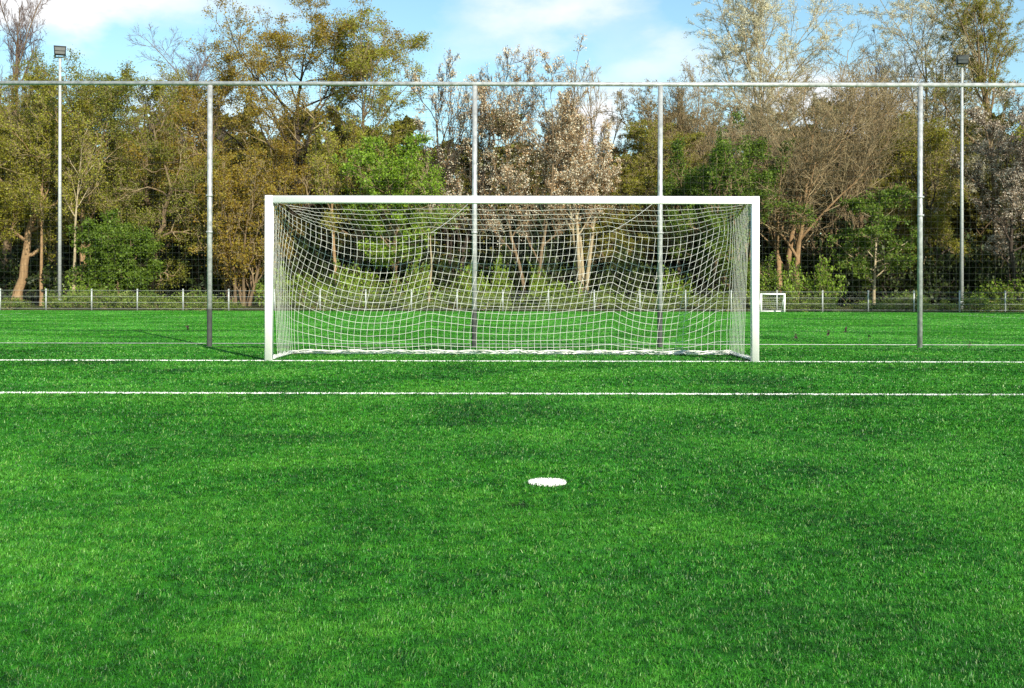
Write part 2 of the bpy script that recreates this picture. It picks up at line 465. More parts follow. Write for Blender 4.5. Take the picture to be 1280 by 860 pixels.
G = np.zeros((NR + 1, NC + 1, 3))
nr = np.random.default_rng(3)
for r in range(NR + 1):
    f = r / NR
    X, Y = plan(f)
    L = np.concatenate([[0], np.cumsum(np.hypot(np.diff(X), np.diff(Y)))])
    t = np.linspace(0, L[-1], NC + 1)
    x = np.interp(t, L, X); y = np.interp(t, L, Y)
    g = 1 - (1 - f) ** 4
    z = 2.0 * f ** 1.04 + (back_top(x) - 2.0) * (g + 1.3 * math.sin(math.pi * f ** 0.8))
    sl = np.clip(1 - t / 2.7, 0, 1) ** 1.7
    sr = np.clip(1 - (L[-1] - t) / 2.0, 0, 1) ** 1.6
    z = z + sl * (0.42 * f + 2.5 * f * (1 - f) ** 1.2) + sr * (0.38 * f + 0.9 * f * (1 - f))
    G[r, :, 0] = x; G[r, :, 1] = y; G[r, :, 2] = np.maximum(z, 0.02) + 0.02 * (1 - f)
# slight unevenness of the mesh
wob = nr.normal(0, 1, (NR + 1, NC + 1, 3)); wob = (wob + np.roll(wob, 1, 1) + np.roll(wob, -1, 1)) / 3
G[1:, 1:-1] += wob[1:, 1:-1] * np.array([0.005, 0.008, 0.006])
net = MB()
TW = 0.0027
net.tubes(G, np.full(G.shape[:2], TW), 4)
net.tubes(np.transpose(G, (1, 0, 2)), np.full((NC + 1, NR + 1), TW), 4)
# roof of the net: from the crossbar back to the hanging edge
cols = [i for i in range(NC + 1) if G[-1, i, 1] > 1.05]
i0, i1 = cols[0], cols[-1]
SS = np.array([0.0, 0.12, 0.24, 0.38, 0.53, 0.68, 0.84, 1.0])
Tn = np.zeros((len(SS), len(cols), 3))
for j, i in enumerate(cols):
    A = np.array([-3.58 + 7.16 * (i - i0) / (i1 - i0), 0.055, ZB - 0.03])
    B = G[-1, i]
    for q, s in enumerate(SS):
        p = A * (1 - s) + B * s
        p[2] += 0.02 * 4 * s * (1 - s)
        Tn[q, j] = p
wob = nr.normal(0, 1, Tn.shape); wob = (wob + np.roll(wob, 1, 1)) / 2
Tn[1:-1] += wob[1:-1] * np.array([0.005, 0.006, 0.006])
net.tubes(Tn[2:-1], np.full(Tn[2:-1].shape[:2], TW * 0.9), 4)
Rr = np.repeat(np.where(SS < 0.2, 0.0016, TW * 0.85)[None], len(cols), 0)
net.tubes(np.transpose(Tn, (1, 0, 2)), Rr, 4)
# slack net bunched along the ground bar
for q in range(7):
    xs = np.linspace(-PX + 0.05, PX - 0.05, 160)
    ph = nr.uniform(0, 6.3, 4)
    zz = 0.055 + 0.010 * np.sin(xs * 9 + ph[0]) + 0.007 * np.sin(xs * 23 + ph[1]) + 0.008 * q * 0.5
    yy = YB - 0.035 - 0.02 * q + 0.03 * np.sin(xs * 6 + ph[2]) + 0.02 * np.sin(xs * 17 + ph[3])
    net.tubes(np.stack([xs, yy, np.maximum(zz, 0.02)], 1)[None], np.full((1, 160), 0.0055), 4)
for sx in (-1, 1):
    for q in range(3):
        ys = np.linspace(0.08, YB - 0.03, 50); ph = nr.uniform(0, 6.3, 2)
        net.tubes(np.stack([sx * (PX - 0.03) + 0.02 * np.sin(ys * 7 + ph[0]), ys, 0.06 + 0.02 * np.sin(ys * 11 + ph[1])], 1)[None], np.full((1, 50), 0.005), 4)
net.build('net', M['twine'], goal)
FPX = [-10.9, wx(262, D_FENCE), wx(593, D_FENCE), wx(825, D_FENCE), wx(1150, D_FENCE), 12.9]
for (px, pz, fx, fz) in ((PKL, 2.07, FPX[2], 2.88), (PKR, 2.09, FPX[3], 2.90)):
    rp = MB()
    a = np.array([px, 1.9, pz]); c = np.array([fx, D_FENCE - D_GOAL - 0.065, fz])
    s = np.linspace(0, 1, 14)[:, None]
    P = a * (1 - s) + c * s; P[:, 2] -= 0.05 * 4 * (s * (1 - s))[:, 0]
    rp.tubes(P[None], np.full((1, 14), 0.003), 5)
    rp.build('net_rope', M['twine'], goal)

# ------------------------------------------------------------------ ball-stop fence
FH = 5.06
fence = tag(empty('ball_stop_fence', (0, D_FENCE, 0)), 'tall galvanised ball stop fence with dark netting and long top rail behind the goal', 'fence')
for i, x in enumerate(FPX):
    b = MB(); b.cyl((x, 0, 0), (x, 0, FH - 0.042), 0.048, k=20)
    po = b.build('post', M['galv'], fence, smooth=False)
    if i < 4:
        s_ = MB(); s_.tubes(np.array([[(x, 0, 0.0), (x, 0, 0.72)]]), np.full((1, 2), 0.0512), 20)
        s_.build('sleeve', M['galv_dark'], po)
    for zc in (2.90, 2.2 if i != 4 else 2.55):
        c_ = MB(); c_.box(x - 0.056, x + 0.056, -0.058, 0.02, zc - 0.018, zc + 0.018)
        c_.build('clamp', M['galv'], po)
b = MB(); b.cyl((FPX[0] - 2, 0, FH), (FPX[-1] + 2, 0, FH), 0.041, k=18)
b.build('top_rail', M['galv'], fence)
b = MB(); b.tubes(np.array([[(FPX[0] - 2, 0.03, 0.06), (FPX[-1] + 2, 0.03, 0.06)]]), np.full((1, 2), 0.006), 6)
b.build('bottom_wire', M['galv'], fence)
nb = MB()
CELL = 0.125
xs = np.arange(FPX[0] - 1.9, FPX[-1] + 1.9, CELL)
zsn = np.arange(0.06, FH - 0.04, CELL)
def netpt(x, z): return 0.075 + 0.012 * np.sin(x * 1.9 + z * 0.7)
zz = np.linspace(0.06, FH - 0.05, 12)
Pv = np.stack([np.repeat(xs[:, None], 12, 1) + 0.012 * np.sin(zz * 2.1 + xs[:, None]), netpt(xs[:, None], zz[None]), np.repeat(zz[None], len(xs), 0)], -1)
nb.tubes(Pv, np.full(Pv.shape[:2], 0.0011), 3)
xx = np.linspace(FPX[0] - 1.9, FPX[-1] + 1.9, 120)
sag = 0.03 * np.sin(xx * 1.23) ** 2
Ph = np.stack([np.repeat(xx[None], len(zsn), 0), netpt(xx[None], zsn[:, None]), zsn[:, None] - sag[None] * (zsn[:, None] / FH) * 0.7], -1)
nb.tubes(Ph, np.full(Ph.shape[:2], 0.0016), 3)
nb.build('netting', M['net_dark'], fence)

# dead leaf clumps caught low in the netting
LC = [(235, 408), (995, 418), (1035, 415), (1057, 410), (1086, 417), (1212, 430)]
for i, (px, py) in enumerate(LC):
    b = MB(); lr = np.random.default_rng(50 + i)
    for q in range(9):
        c = lr.normal(0, 0.014, 3) * np.array([0.8, 0.3, 1.6]); u = lr.normal(0, 1, 3); u /= np.linalg.norm(u); v = np.cross(u, lr.normal(0, 1, 3)); v /= np.linalg.norm(v)
        b.add([c - u * 0.04, c + v * 0.018, c + u * 0.04, c - v * 0.018], [(0, 1, 2, 3)])
    o = b.build('leaf_clump', M['dead_leaf']); o.location = (wx(px, 21.9), D_FENCE + 0.085, max(0.06, wz(py, 21.9)))
    tag(o, ['tiny dark dead leaves caught in netting left of the goal', 'dark leaf scrap in netting just right of the goal',
            'dark leaf scrap in netting, second one right of the goal', 'highest dark leaf scrap in netting right of the goal',
            'dark leaf scrap in netting left of the right fence post', 'dark leaf scrap low in netting right of the right fence post'][i],
        'leaves', 'dead leaves caught in the netting')

# ------------------------------------------------------------------ far boundary fence
bf = tag(empty('boundary_fence', (0, D_FAR, 0)), 'low grey wire mesh boundary fence with many posts before the trees', 'fence')
SP = 57.1 / F * D_FAR
x0 = wx(57.5, D_FAR)
first = -6
xsf = [x0 + SP * i for i in range(first, 32)]
for x in xsf:
    if x > 40: continue
    b = MB(); b.box(x - 0.034, x + 0.034, -0.03, 0.03, 0, 1.13); b.box(x - 0.04, x + 0.04, -0.038, 0.038, 1.13, 1.15)
    b.build('post', M['fence_steel'], bf)
xa, xb = xsf[0], min(xsf[-1], 40)
b = MB()
for z in (0.1, 0.42, 0.74, 1.06):
    b.tubes(np.array([[(xa, -0.045, z), (xb, -0.045, z)]]), np.full((1, 2), 0.0065), 5)
b.build('rail', M['fence_steel'], bf)
b = MB()
xv = np.arange(xa, xb, 0.10)
Pw = np.stack([np.stack([xv, np.full_like(xv, -0.06), np.full_like(xv, 0.06)], 1), np.stack([xv, np.full_like(xv, -0.06), np.full_like(xv, 1.09)], 1)], 1)
b.tubes(Pw, np.full(Pw.shape[:2], 0.0010), 3)
for z in np.arange(0.06, 1.08, 0.2):
    b.tubes(np.array([[(xa, -0.066, z), (xb, -0.066, z)]]), np.full((1, 2), 0.002), 3)
b.build('wire_mesh', M['fence_wire'], bf)

# small practice goal standing before the far fence
sg = tag(empty('small_goal', (wx(966, 59.3), 59.3, 0)), 'small white practice goal standing before the low boundary fence', 'goal')
for sx in (-1, 1):
    b = MB(); b.rbar((sx * 0.61, 0, 0), (sx * 0.61, 0, 0.98), 0.09, 0.09, 0.02); b.build('post', M['white_paint'], sg)
b = MB(); b.rbar((-0.563, 0, 0.945), (0.563, 0, 0.945), 0.085, 0.085, 0.02); b.build('crossbar', M['white_paint'], sg)
b = MB(); b.cyl((-0.61, 0.7, 0.03), (0.61, 0.7, 0.03), 0.025, k=10)
for sx in (-1, 1):
    b.cyl((sx * 0.61, 0.05, 0.03), (sx * 0.61, 0.68, 0.03), 0.025, k=10)
    b.cyl((sx * 0.61, 0.05, 0.93), (sx * 0.61, 0.70, 0.06), 0.02, k=10)
b.build('rear_frame', M['white_paint'], sg)
b = MB()
for i in range(13):
    x = -0.6 + i * 0.1
    b.tubes(np.array([[(x, 0.05, 0.93), (x, 0.70, 0.06)]]), np.full((1, 2), 0.004), 3)
for i in range(9):
    s = i / 8; b.tubes(np.array([[(-0.6, 0.05 + .65 * s, 0.93 - .87 * s), (0.6, 0.05 + .65 * s, 0.93 - .87 * s)]]), np.full((1, 2), 0.004), 3)
b.build('net', M['twine'], sg)

# floodlights
def floodlight(px, d, top, label, tilt):
    r = tag(empty('floodlight', (wx(px, d), d, -0.03)), label, 'floodlight', 'floodlights at the far fence')
    H = wz(top, d)
    b = MB(); b.cyl((0, 0, 0), (0, 0, H), 0.125, 0.08, k=16); b.cyl((0, 0, 0), (0, 0, 0.5), 0.15, k=16)
    b.build('pole', M['fence_steel'], r)
    b = MB(); b.box(-0.33, 0.33, -0.08, 0.08, H, H + 0.07); b.box(-0.34, -0.29, -0.06, 0.06, H + .07, H + 0.40); b.box(0.29, 0.34, -0.06, 0.06, H + .07, H + 0.40)
    b.build('bracket', M['fence_steel'], r)
    lh = MB()
    V = [(-0.34, -0.32, 0.10), (0.34, -0.32, 0.10), (0.34, 0.28, 0.20), (-0.34, 0.28, 0.20),
         (-0.38, -0.30, 0.72), (0.38, -0.30, 0.72), (0.34, 0.25, 0.62), (-0.34, 0.25, 0.62)]
    lh.add(V, [(0, 3, 2, 1), (4, 5, 6, 7), (0, 1, 5, 4), (2, 3, 7, 6), (0, 4, 7, 3), (1, 2, 6, 5)])
    for q in range(4): lh.box(-0.30, 0.30, 0.24, 0.34, 0.25 + q * 0.09, 0.27 + q * 0.09)
    h = lh.build('lamp_head', M['lamp_body'], r); h.location = (0, 0, H); h.rotation_euler = (0, 0, tilt)
    gl = MB()
    gl.add([(-0.28, -0.325, 0.20), (0.28, -0.325, 0.20), (0.31, -0.315, 0.62), (-0.31, -0.315, 0.62)], [(0, 1, 2, 3)])
    gl.build('glass', M['lamp_glass'], h)
    rm = MB(); rm.box(-0.31, 0.31, -0.345, -0.32, 0.385, 0.415); rm.build('louvre', M['lamp_body'], h)
    return r


floodlight(74.5, 73.0, 71, 'tall floodlight on thin pale pole left of the goal', 0.35)
floodlight(1202, 73.0, 80, 'tall floodlight on thin pale pole right of the goal, before dark trees', -0.2)

# ------------------------------------------------------------------ trees
def nrm(v): return v / (np.linalg.norm(v, axis=-1, keepdims=True) + 1e-9)


def grow(rg, start, dirn, length, r0, r1, nseg, wob, up):
    N = len(start)
    P = np.zeros((N, nseg + 1, 3)); P[:, 0] = start
    d = nrm(dirn)
    for i in range(nseg):
        d = nrm(d + rg.normal(0, wob, (N, 3)) + np.array([0, 0, up]))
        P[:, i + 1] = P[:, i] + d * (length / nseg)[:, None]
    s = np.linspace(0, 1, nseg + 1)[None]
    R = r0[:, None] * (1 - s) + r1[:, None] * s
    return P, R


def kids(rg, P, R, k, t0, ang, spread, lens, taper=0.4, rr=0.6):
    """k children per parent; returns start, dir, length, radius"""
    N, n, _ = P.shape
    t = t0 + (1 - t0) * (np.arange(k)[None] + rg.uniform(0, 1, (N, k))) / k
    t = np.clip(t, 0, 0.999)
    fi = t * (n - 1); i = fi.astype(int); fr = (fi - i)[..., None]
    b = np.arange(N)[:, None]
    p = P[b, i] * (1 - fr) + P[b, i + 1] * fr
    tan = nrm(P[b, i + 1] - P[b, i])
    rad = R[b, i] * (1 - fr[..., 0]) + R[b, i + 1] * fr[..., 0]
    az = rg.uniform(0, 6.28, (N, 1)) + np.arange(k)[None] * 2.4 + rg.normal(0, 0.4, (N, k))
    ref = np.where(np.abs(tan[..., 2:3]) < 0.9, np.array([0, 0, 1.0]), np.array([1.0, 0, 0]))
    u = nrm(np.cross(tan, ref)); v = np.cross(tan, u)
    a = np.radians(rg.normal(ang, spread, (N, k)))[..., None]
    dr = tan * np.cos(a) + (u * np.cos(az)[..., None] + v * np.sin(az)[..., None]) * np.sin(a)
    Lp = lens[:, None] * (1 - taper * t) * rg.uniform(0.65, 1.2, (N, k))
    return p.reshape(-1, 3), dr.reshape(-1, 3), Lp.ravel(), (rad * rr).ravel(), t.ravel()


def leaf_quads(rg, C, size, aspect=0.62, flat=0.0):
    n = len(C)
    u = nrm(rg.normal(0, 1, (n, 3)) * np.array([1, 1, 1 - flat])); w = rg.normal(0, 1, (n, 3)); v = nrm(np.cross(u, w))
    s = (size * np.clip(rg.lognormal(-0.03, 0.30, n), 0.45, 1.8))[:, None]
    u = u * s * 0.5; v = v * s * 0.5 * aspect
    V = np.stack([C - u, C + v - u * 0.1, C + u, C - v - u * 0.1], 1).reshape(-1, 3)
    return V, np.arange(n * 4).reshape(-1, 4)


KIND = dict(
    oak=dict(stems=1, base=0.22, limbs=18, lang=52, br=8, tw=6, spr=3, wob=(0.05, 0.16, 0.2, 0.25), up=0.05, llen=0.48, env='dome', leaves=14, lsize=0.11, loff=0.22),
    gnarl=dict(stems=1, base=0.20, limbs=13, lang=58, br=7, tw=6, spr=3, wob=(0.23, 0.38, 0.30, 0.3), up=0.04, llen=0.50, env='dome', leaves=13, lsize=0.11, loff=0.24),
    airy=dict(stems=1, base=0.25, limbs=16, lang=48, br=8, tw=6, spr=4, wob=(0.05, 0.13, 0.17, 0.22), up=0.06, llen=0.45, env='dome', leaves=9, lsize=0.11, loff=0.18),
    cherry=dict(stems=2, base=0.20, limbs=12, lang=52, br=8, tw=7, spr=5, wob=(0.09, 0.20, 0.20, 0.16), up=0.13, llen=0.50, env='dome', leaves=6, lsize=0.10, loff=0.12, clump=0.35),
    bare=dict(stems=1, base=0.25, limbs=18, lang=42, br=9, tw=8, spr=6, wob=(0.05, 0.12, 0.15, 0.18), up=0.07, llen=0.45, env='dome', leaves=0, lsize=0.1, loff=0.1),
    buds=dict(stems=1, base=0.22, limbs=19, lang=38, br=9, tw=7, spr=5, wob=(0.05, 0.10, 0.14, 0.18), up=0.08, llen=0.46, env='dome', leaves=5.5, lsize=0.085, loff=0.10),
    vase=dict(stems=3, base=0.12, limbs=11, lang=28, br=10, tw=8, spr=4, wob=(0.07, 0.07, 0.10, 0.12), up=0.11, llen=0.66, env='vase', leaves=4, lsize=0.08, loff=0.10),
    bush=dict(stems=7, base=0.08, limbs=9, lang=50, br=6, tw=5, spr=3, wob=(0.09, 0.16, 0.2, 0.25), up=0.05, llen=0.50, env='dome', leaves=13, lsize=0.13, loff=0.18),
    sapling=dict(stems=1, base=0.20, limbs=20, lang=60, br=6, tw=5, spr=3, wob=(0.03, 0.12, 0.2, 0.25), up=0.06, llen=0.42, env='dome', leaves=8, lsize=0.145, loff=0.16),
)


def tree_arrays(seed, kind, H, hw, leafk=1.0, lean=(0, 0), r0=None, lsize=None, over=None):
    rg = np.random.default_rng(seed)
    K = dict(KIND[kind]); K.update(over or {})
    ns = K['stems']
    r0 = r0 or H * 0.016
    st = np.zeros((ns, 3)); dr = np.tile(np.array([lean[0], lean[1], 1.0]), (ns, 1))
    if ns > 1:
        a = np.arange(ns) / ns * 6.28 + rg.uniform(0, 6.28)
        st[:, 0] = np.cos(a) * (0.35 if ns < 5 else hw * 0.28); st[:, 1] = np.sin(a) * (0.35 if ns < 5 else hw * 0.28)
        sp_ = 0.16 if ns < 5 else 0.45
        dr[:, 0] += np.cos(a) * sp_; dr[:, 1] += np.sin(a) * sp_
    L0 = H * 0.86 * rg.uniform(0.85 if ns > 1 else 1.0, 1.0, ns)
    P0, R0 = grow(rg, st, dr, L0, np.full(ns, r0 * (0.75 if ns > 1 else 1)), np.full(ns, r0 * 0.13), 14, K['wob'][0], 0.06)
    R0[:, 0] *= 1.35; R0[:, 1] *= 1.05
    s1, d1, l1, q1, t1 = kids(rg, P0, R0, K['limbs'], K['base'], K['lang'], 11, np.full(ns, 1.0), 0, 0.62)
    tt = (t1 - K['base']) / (1 - K['base'])
    if K['env'] == 'dome': e = 0.50 + 0.5 * np.sin(np.pi * np.clip(0.10 + tt * 0.75, 0, 1)) - 0.12 * tt
    else: e = 1.0 - 0.42 * tt
    l1 = l1 * e * H * K['llen'] * 0.8
    P1, R1 = grow(rg, s1, d1, l1, np.minimum(q1, r0 * 0.55), np.full(len(s1), 0.022), 9, K['wob'][1], K['up'])
    s2, d2, l2, q2, _ = kids(rg, P1, R1, K['br'], 0.22, 42, 12, l1 * 0.50, 0.45, 0.6)
    P2, R2 = grow(rg, s2, d2, l2, np.minimum(q2, 0.075), np.full(len(s2), 0.017), 5, K['wob'][2], K['up'])
    s3, d3, l3, q3, _ = kids(rg, P2, R2, K['tw'], 0.2, 40, 12, l2 * 0.50, 0.4, 0.65)
    P3, R3 = grow(rg, s3, d3, l3, np.minimum(q3, 0.032), np.full(len(s3), 0.012), 3, K['wob'][3], K['up'])
    s4, d4, l4, q4, _ = kids(rg, P3, R3, K['spr'], 0.25, 38, 12, l3 * 0.6, 0.3, 0.7)
    P4, R4 = grow(rg, s4, d4, l4, np.minimum(q4, 0.018), np.full(len(s4), 0.008), 2, K['wob'][3], K['up'])
    # fit to the wanted height and half width
    allp = np.concatenate([P3.reshape(-1, 3), P4.reshape(-1, 3)])
    top = np.percentile(allp[:, 2], 99.7)
    cen = np.median(allp[:, :2], axis=0)
    rad = np.percentile(np.hypot(*(allp[:, :2] - cen).T), 93)
    sx = hw / rad; sz = H / top
    S = np.array([sx, sx, sz])
    Ps = [p * S for p in (P0, P1, P2, P3, P4)]
    wood = MB()
    wood.tubes(Ps[0], R0, 10); wood.tubes(Ps[1], R1, 6)
    crown = MB()
    crown.tubes(Ps[2], R2, 4, 0); crown.tubes(Ps[3], R3, 3, 0); crown.tubes(Ps[4], R4, 3, 0)
    nl = K['leaves'] * leafk
    if nl > 0:
        src = Ps[4]
        N = len(src); cnt = int(N * nl)
        # clumpy: some sprays carry many leaves, some few
        wgt = rg.gamma(K.get('clump', 1.3), 1, N); idx = rg.choice(N, cnt, p=wgt / wgt.sum())
        f = rg.uniform(0, 2, cnt); i = np.minimum(f.astype(int), 1); fr = (f - i)[:, None]
        C = src[idx, i] * (1 - fr) + src[idx, i + 1] * fr + rg.normal(0, K['loff'], (cnt, 3)) * np.array([1, 1, 0.7])
        C = C[C[:, 2] > 0.1]
        V, Q = leaf_quads(rg, C, lsize or K['lsize'], 0.66)
        crown.add(V, Q, m=1)
    return wood, crown


NAMES = dict(oak='oak_tree', gnarl='oak_tree', airy='young_oak_tree', cherry='cherry_tree', bare='bare_tree', buds='budding_tree', vase='spreading_tree', bush='hazel_bush', sapling='young_tree')
GROUP = 'trees of the wood behind the pitch'


def tree(px, d, top, hwpx, kind, bark, leaf, label, seed, leafk=1.0, lean=(0, 0), r0=None, twig=None, lsize=None, over=None, name=None, cat='tree'):
    H = wz(top, d); hw = hwpx / F * d
    wood, crown = tree_arrays(seed, kind, H, hw, leafk, lean, r0, lsize, over)
    t = tag(empty(name or NAMES[kind], (wx(px, d), d, -0.05)), label, cat, GROUP)
    wood.build('trunk', M[bark], t, smooth=True)
    crown.build('crown', [M[twig or 'twig'], M[leaf or 'brown_buds']], t)
    return t


T = tree
# left block
T(6, 92, -25, 48, 'bare', 'bark', None, 'tall bare purple tree at the left edge rising above the olive trees', 11, twig='twig_purple')
T(20, 80, 92, 72, 'gnarl', 'bark_orange', 'olive', 'olive brown oak with orange lit leaning trunk at far left', 12, 1.1, lean=(-0.10, 0), r0=0.34)
T(108, 83, 72, 82, 'oak', 'bark_orange', 'olive_green', 'rounded olive oak directly behind the left floodlight pole', 13, 1.2)
T(212, 100, 26, 66, 'bare', 'bark', None, 'bare purple tree showing over oaks between left floodlight and left fence post', 14, twig='twig_purple')
T(184, 80.5, 112, 66, 'gnarl', 'bark', 'olive_green', 'crooked old oak with twisted pale limbs between left floodlight and fence post', 15, 0.75, r0=0.27, lean=(0.05, 0), over=dict(limbs=12, wob=(0.32, 0.42, 0.32, 0.3)))
T(148, 77, 268, 46, 'bush', 'bark', 'mid_green', 'green bush below the crooked oak, between left floodlight and fence post', 41, 0.9, cat='bush')
T(246, 86, 78, 78, 'oak', 'bark', 'ochre', 'rusty ochre oak behind the left fence post', 16, 1.1)
T(362, 87, -12, 112, 'oak', 'bark_dark', 'ochre', 'tallest broad ochre oak above the left end of the goal', 57, 1.55, r0=0.42, over=dict(limbs=24, br=9, lang=46, up=0.08))
T(446, 84, 22, 78, 'airy', 'bark', 'yellow_olive', 'thin yellow olive oak right of the tallest ochre oak', 18, 1.6, r0=0.24)
T(-18, 78, 118, 55, 'oak', 'bark', 'olive', 'low olive oak cut off by the left edge', 42, 1.0)
T(72, 88, 80, 62, 'buds', 'bark', 'olive', 'thin twiggy olive tree just left of the left floodlight', 43, 2.5)
T(196, 91, 80, 74, 'oak', 'bark', 'olive', 'golden olive oak behind the crooked oak, left of the left fence post', 58, 1.2)
T(300, 80, 195, 60, 'bush', 'bark', 'ochre', 'low rusty ochre bush between left fence post and goal', 19, 0.4, cat='bush')
T(492, 79, 168, 62, 'sapling', 'bark', 'green', 'bright yellow green young tree above the left half of the crossbar', 20, 1.5, over=dict(limbs=26), name='young_maple_tree')
# blossom group
T(570, 83, 66, 66, 'cherry', 'bark_dark', 'blossom', 'blossoming cherry left of the middle fence post', 21, 0.45, twig='bark_dark')
T(662, 80, 54, 84, 'cherry', 'bark', 'blossom', 'largest pink white cherry in the middle above the goal', 22, 0.5, r0=0.2, twig='bark')
T(728, 82, 118, 48, 'cherry', 'bark_pale', 'blossom', 'cherry with several slim pale stems right of the largest cherry', 23, 0.6, twig='bark', over=dict(stems=4, base=0.45))
T(752, 92, 76, 34, 'bare', 'bark', None, 'slim bare tree against the sky gap right of the cherries', 24, over=dict(limbs=9, br=6))
T(812, 88, 104, 58, 'buds', 'bark', 'brown_buds', 'twiggy brown tree behind the right middle fence post', 25, 1.2)
T(770, 84, 205, 50, 'buds', 'bark', 'olive', 'low olive tree behind the crossbar between cherries and twiggy brown tree', 26, 1.6)
# right block
T(922, 104, -30, 92, 'buds', 'bark_pale', 'pale_buds', 'tall whitish willow behind the wide spreading tree', 27, 3.2, over=dict(limbs=26))
T(985, 83, 62, 128, 'vase', 'bark_orange', 'brown_buds', 'wide spreading brown tree with fanned branches right of the goal', 28, 0.4, r0=0.34)
T(1050, 87, 74, 84, 'vase', 'bark', 'brown_buds', 'brown tree of upright fine twigs behind the sapling, left of the right fence post', 51, 0.5)
T(880, 90, 84, 74, 'vase', 'bark', 'brown_buds', 'fine twigged brown tree below the whitish willow', 52, 0.7)
T(52, 78.5, 118, 34, 'airy', 'bark_orange', 'yellow_olive', 'slender pale stemmed tree just left of the left floodlight', 53, 0.35, r0=0.13, over=dict(base=0.45, limbs=10))
T(92, 77, 140, 34, 'airy', 'bark_pale', 'yellow_olive', 'slender pale stemmed tree just right of the left floodlight', 54, 0.35, r0=0.12, over=dict(base=0.45, limbs=10))
T(424, 78, 150, 36, 'airy', 'bark_orange', 'yellow_olive', 'slender warm stemmed tree seen through the left part of the goal net', 55, 0.4, r0=0.17, over=dict(base=0.5, limbs=10))
T(536, 77.5, 190, 30, 'airy', 'bark_pale', 'green', 'thin whitish stem behind the net, left of the middle fence post', 56, 0.4, r0=0.09, over=dict(base=0.55, limbs=9))
T(905, 79, 168, 78, 'bush', 'bark', 'mid_green', 'large mid green hazel bush above the right end of the crossbar', 29, 1.15, cat='bush')
T(1092, 78, 232, 54, 'sapling', 'bark_pale', 'mid_green', 'round green sapling between goal and right fence post', 30, 1.1, r0=0.12)
T(1085, 102, 36, 52, 'bare', 'bark', None, 'upright bare tree left of the pale budded tree', 31, twig='twig_purple')
T(1150, 98, -40, 78, 'buds', 'bark_pale', 'pale_buds', 'tall pale budded tree rising behind the right fence post', 32, 2.2, r0=0.32, over=dict(limbs=17))
T(1178, 86, 128, 52, 'oak', 'bark_dark', 'olive', 'dark olive tree between right fence post and right floodlight', 33, 0.8)
T(1252, 88, -60, 82, 'buds', 'bark', 'olive', 'very tall brown olive tree at the right edge', 34, 2.2)
T(1278, 78, 108, 78, 'cherry', 'bark_dark', 'pale_blossom', 'grey white blossoming tree at the right edge before the tall brown tree', 35, 0.9, twig='bark_dark')
T(1120, 88, 150, 70, 'buds', 'bark_dark', 'olive', 'low brown tree behind the green sapling', 36, 1.5)
T(850, 86, 150, 60, 'buds', 'bark', 'olive', 'olive twiggy tree behind the hazel bush', 37, 1.5)
# edges beyond the frame so a side step still meets trees
T(-80, 82, 60, 70, 'oak', 'bark', 'olive', 'olive oak beyond the left edge', 38, 0.8)
T(1370, 82, 20, 80, 'oak', 'bark', 'olive', 'olive oak beyond the right edge', 39, 0.8)

T(1475, 50, 60, 165, 'oak', 'bark', 'olive', 'olive oak beside the pitch beyond the right edge, shading the corner', 40, 1.0)

# understorey: shrubs that read as one mass, and a far wood behind
def scatter_mass(name, label, spots, protos, mats, kind='stuff', cat='undergrowth'):
    mb = MB(); rg = np.random.default_rng(91)
    for i, (x, y, s, sz) in enumerate(spots):
        V, Q, T_, qm, tm = protos[i % len(protos)]
        a = rg.uniform(0, 6.28); c, sn = math.cos(a), math.sin(a)
        W = np.stack([(V[:, 0] * c - V[:, 1] * sn) * s + x, (V[:, 0] * sn + V[:, 1] * c) * s + y, V[:, 2] * sz - 0.04], 1)
        for m in np.unique(qm):
            pass
        mb.v.append(W.astype(np.float32)); mb.q.append(Q + mb.n); mb.qm.append(qm); mb.n += len(W)
    return tag(mb.build(name, mats), label, cat, kind=kind)


def proto(seed, kind, H, hw, leafk, lsize, over=None):
    w, c = tree_arrays(seed, kind, H, hw, leafk, lsize=lsize, over=over)
    c.add(*w.arrays()[:2])
    return c.arrays()


rs = np.random.default_rng(5)
sh = [proto(61, 'bush', 1.0, 0.55, 1.2, 0.26, dict(loff=0.05, stems=5, limbs=7, br=5, tw=4)), proto(62, 'bush', 1.0, 0.6, 1.2, 0.26, dict(loff=0.05, stems=6, limbs=6, br=5, tw=4))]


def unit_shrub(seed, n, ls, hgt=1.0):
    """a shrub of unit size: leaves round crossing stems, denser near the outside"""
    rg = np.random.default_rng(seed)
    mb = MB()
    N = 26
    a = rg.uniform(0, 6.28, N); s = np.stack([np.cos(a) * 0.12, np.sin(a) * 0.12, np.zeros(N)], 1) * rg.uniform(0.2, 1, (N, 1))
    d = np.stack([np.cos(a), np.sin(a), np.full(N, 1.3)], 1) + rg.normal(0, 0.3, (N, 3))
    P, R = grow(rg, s, d, rg.uniform(0.5, 1.0, N), np.full(N, 0.012), np.full(N, 0.004), 6, 0.25, 0.0)
    mb.tubes(P, R, 3, 0)
    s2, d2, l2, q2, _ = kids(rg, P, R, 7, 0.25, 50, 15, np.full(N, 0.34), 0.3, 0.6)
    P2, R2 = grow(rg, s2, d2, l2, q2, np.full(len(s2), 0.003), 3, 0.25, -0.02)
    mb.tubes(P2, R2, 3, 0)
    idx = rg.integers(0, len(P2), n); f = rg.uniform(0, 3, n); i = np.minimum(f.astype(int), 2); fr = (f - i)[:, None]
    C = P2[idx, i] * (1 - fr) + P2[idx, i + 1] * fr + rg.normal(0, 0.045, (n, 3))
    C = C[C[:, 2] > 0.02]
    V, Q = leaf_quads(rg, C, ls, 0.7); mb.add(V, Q, m=1)
    return mb.arrays()


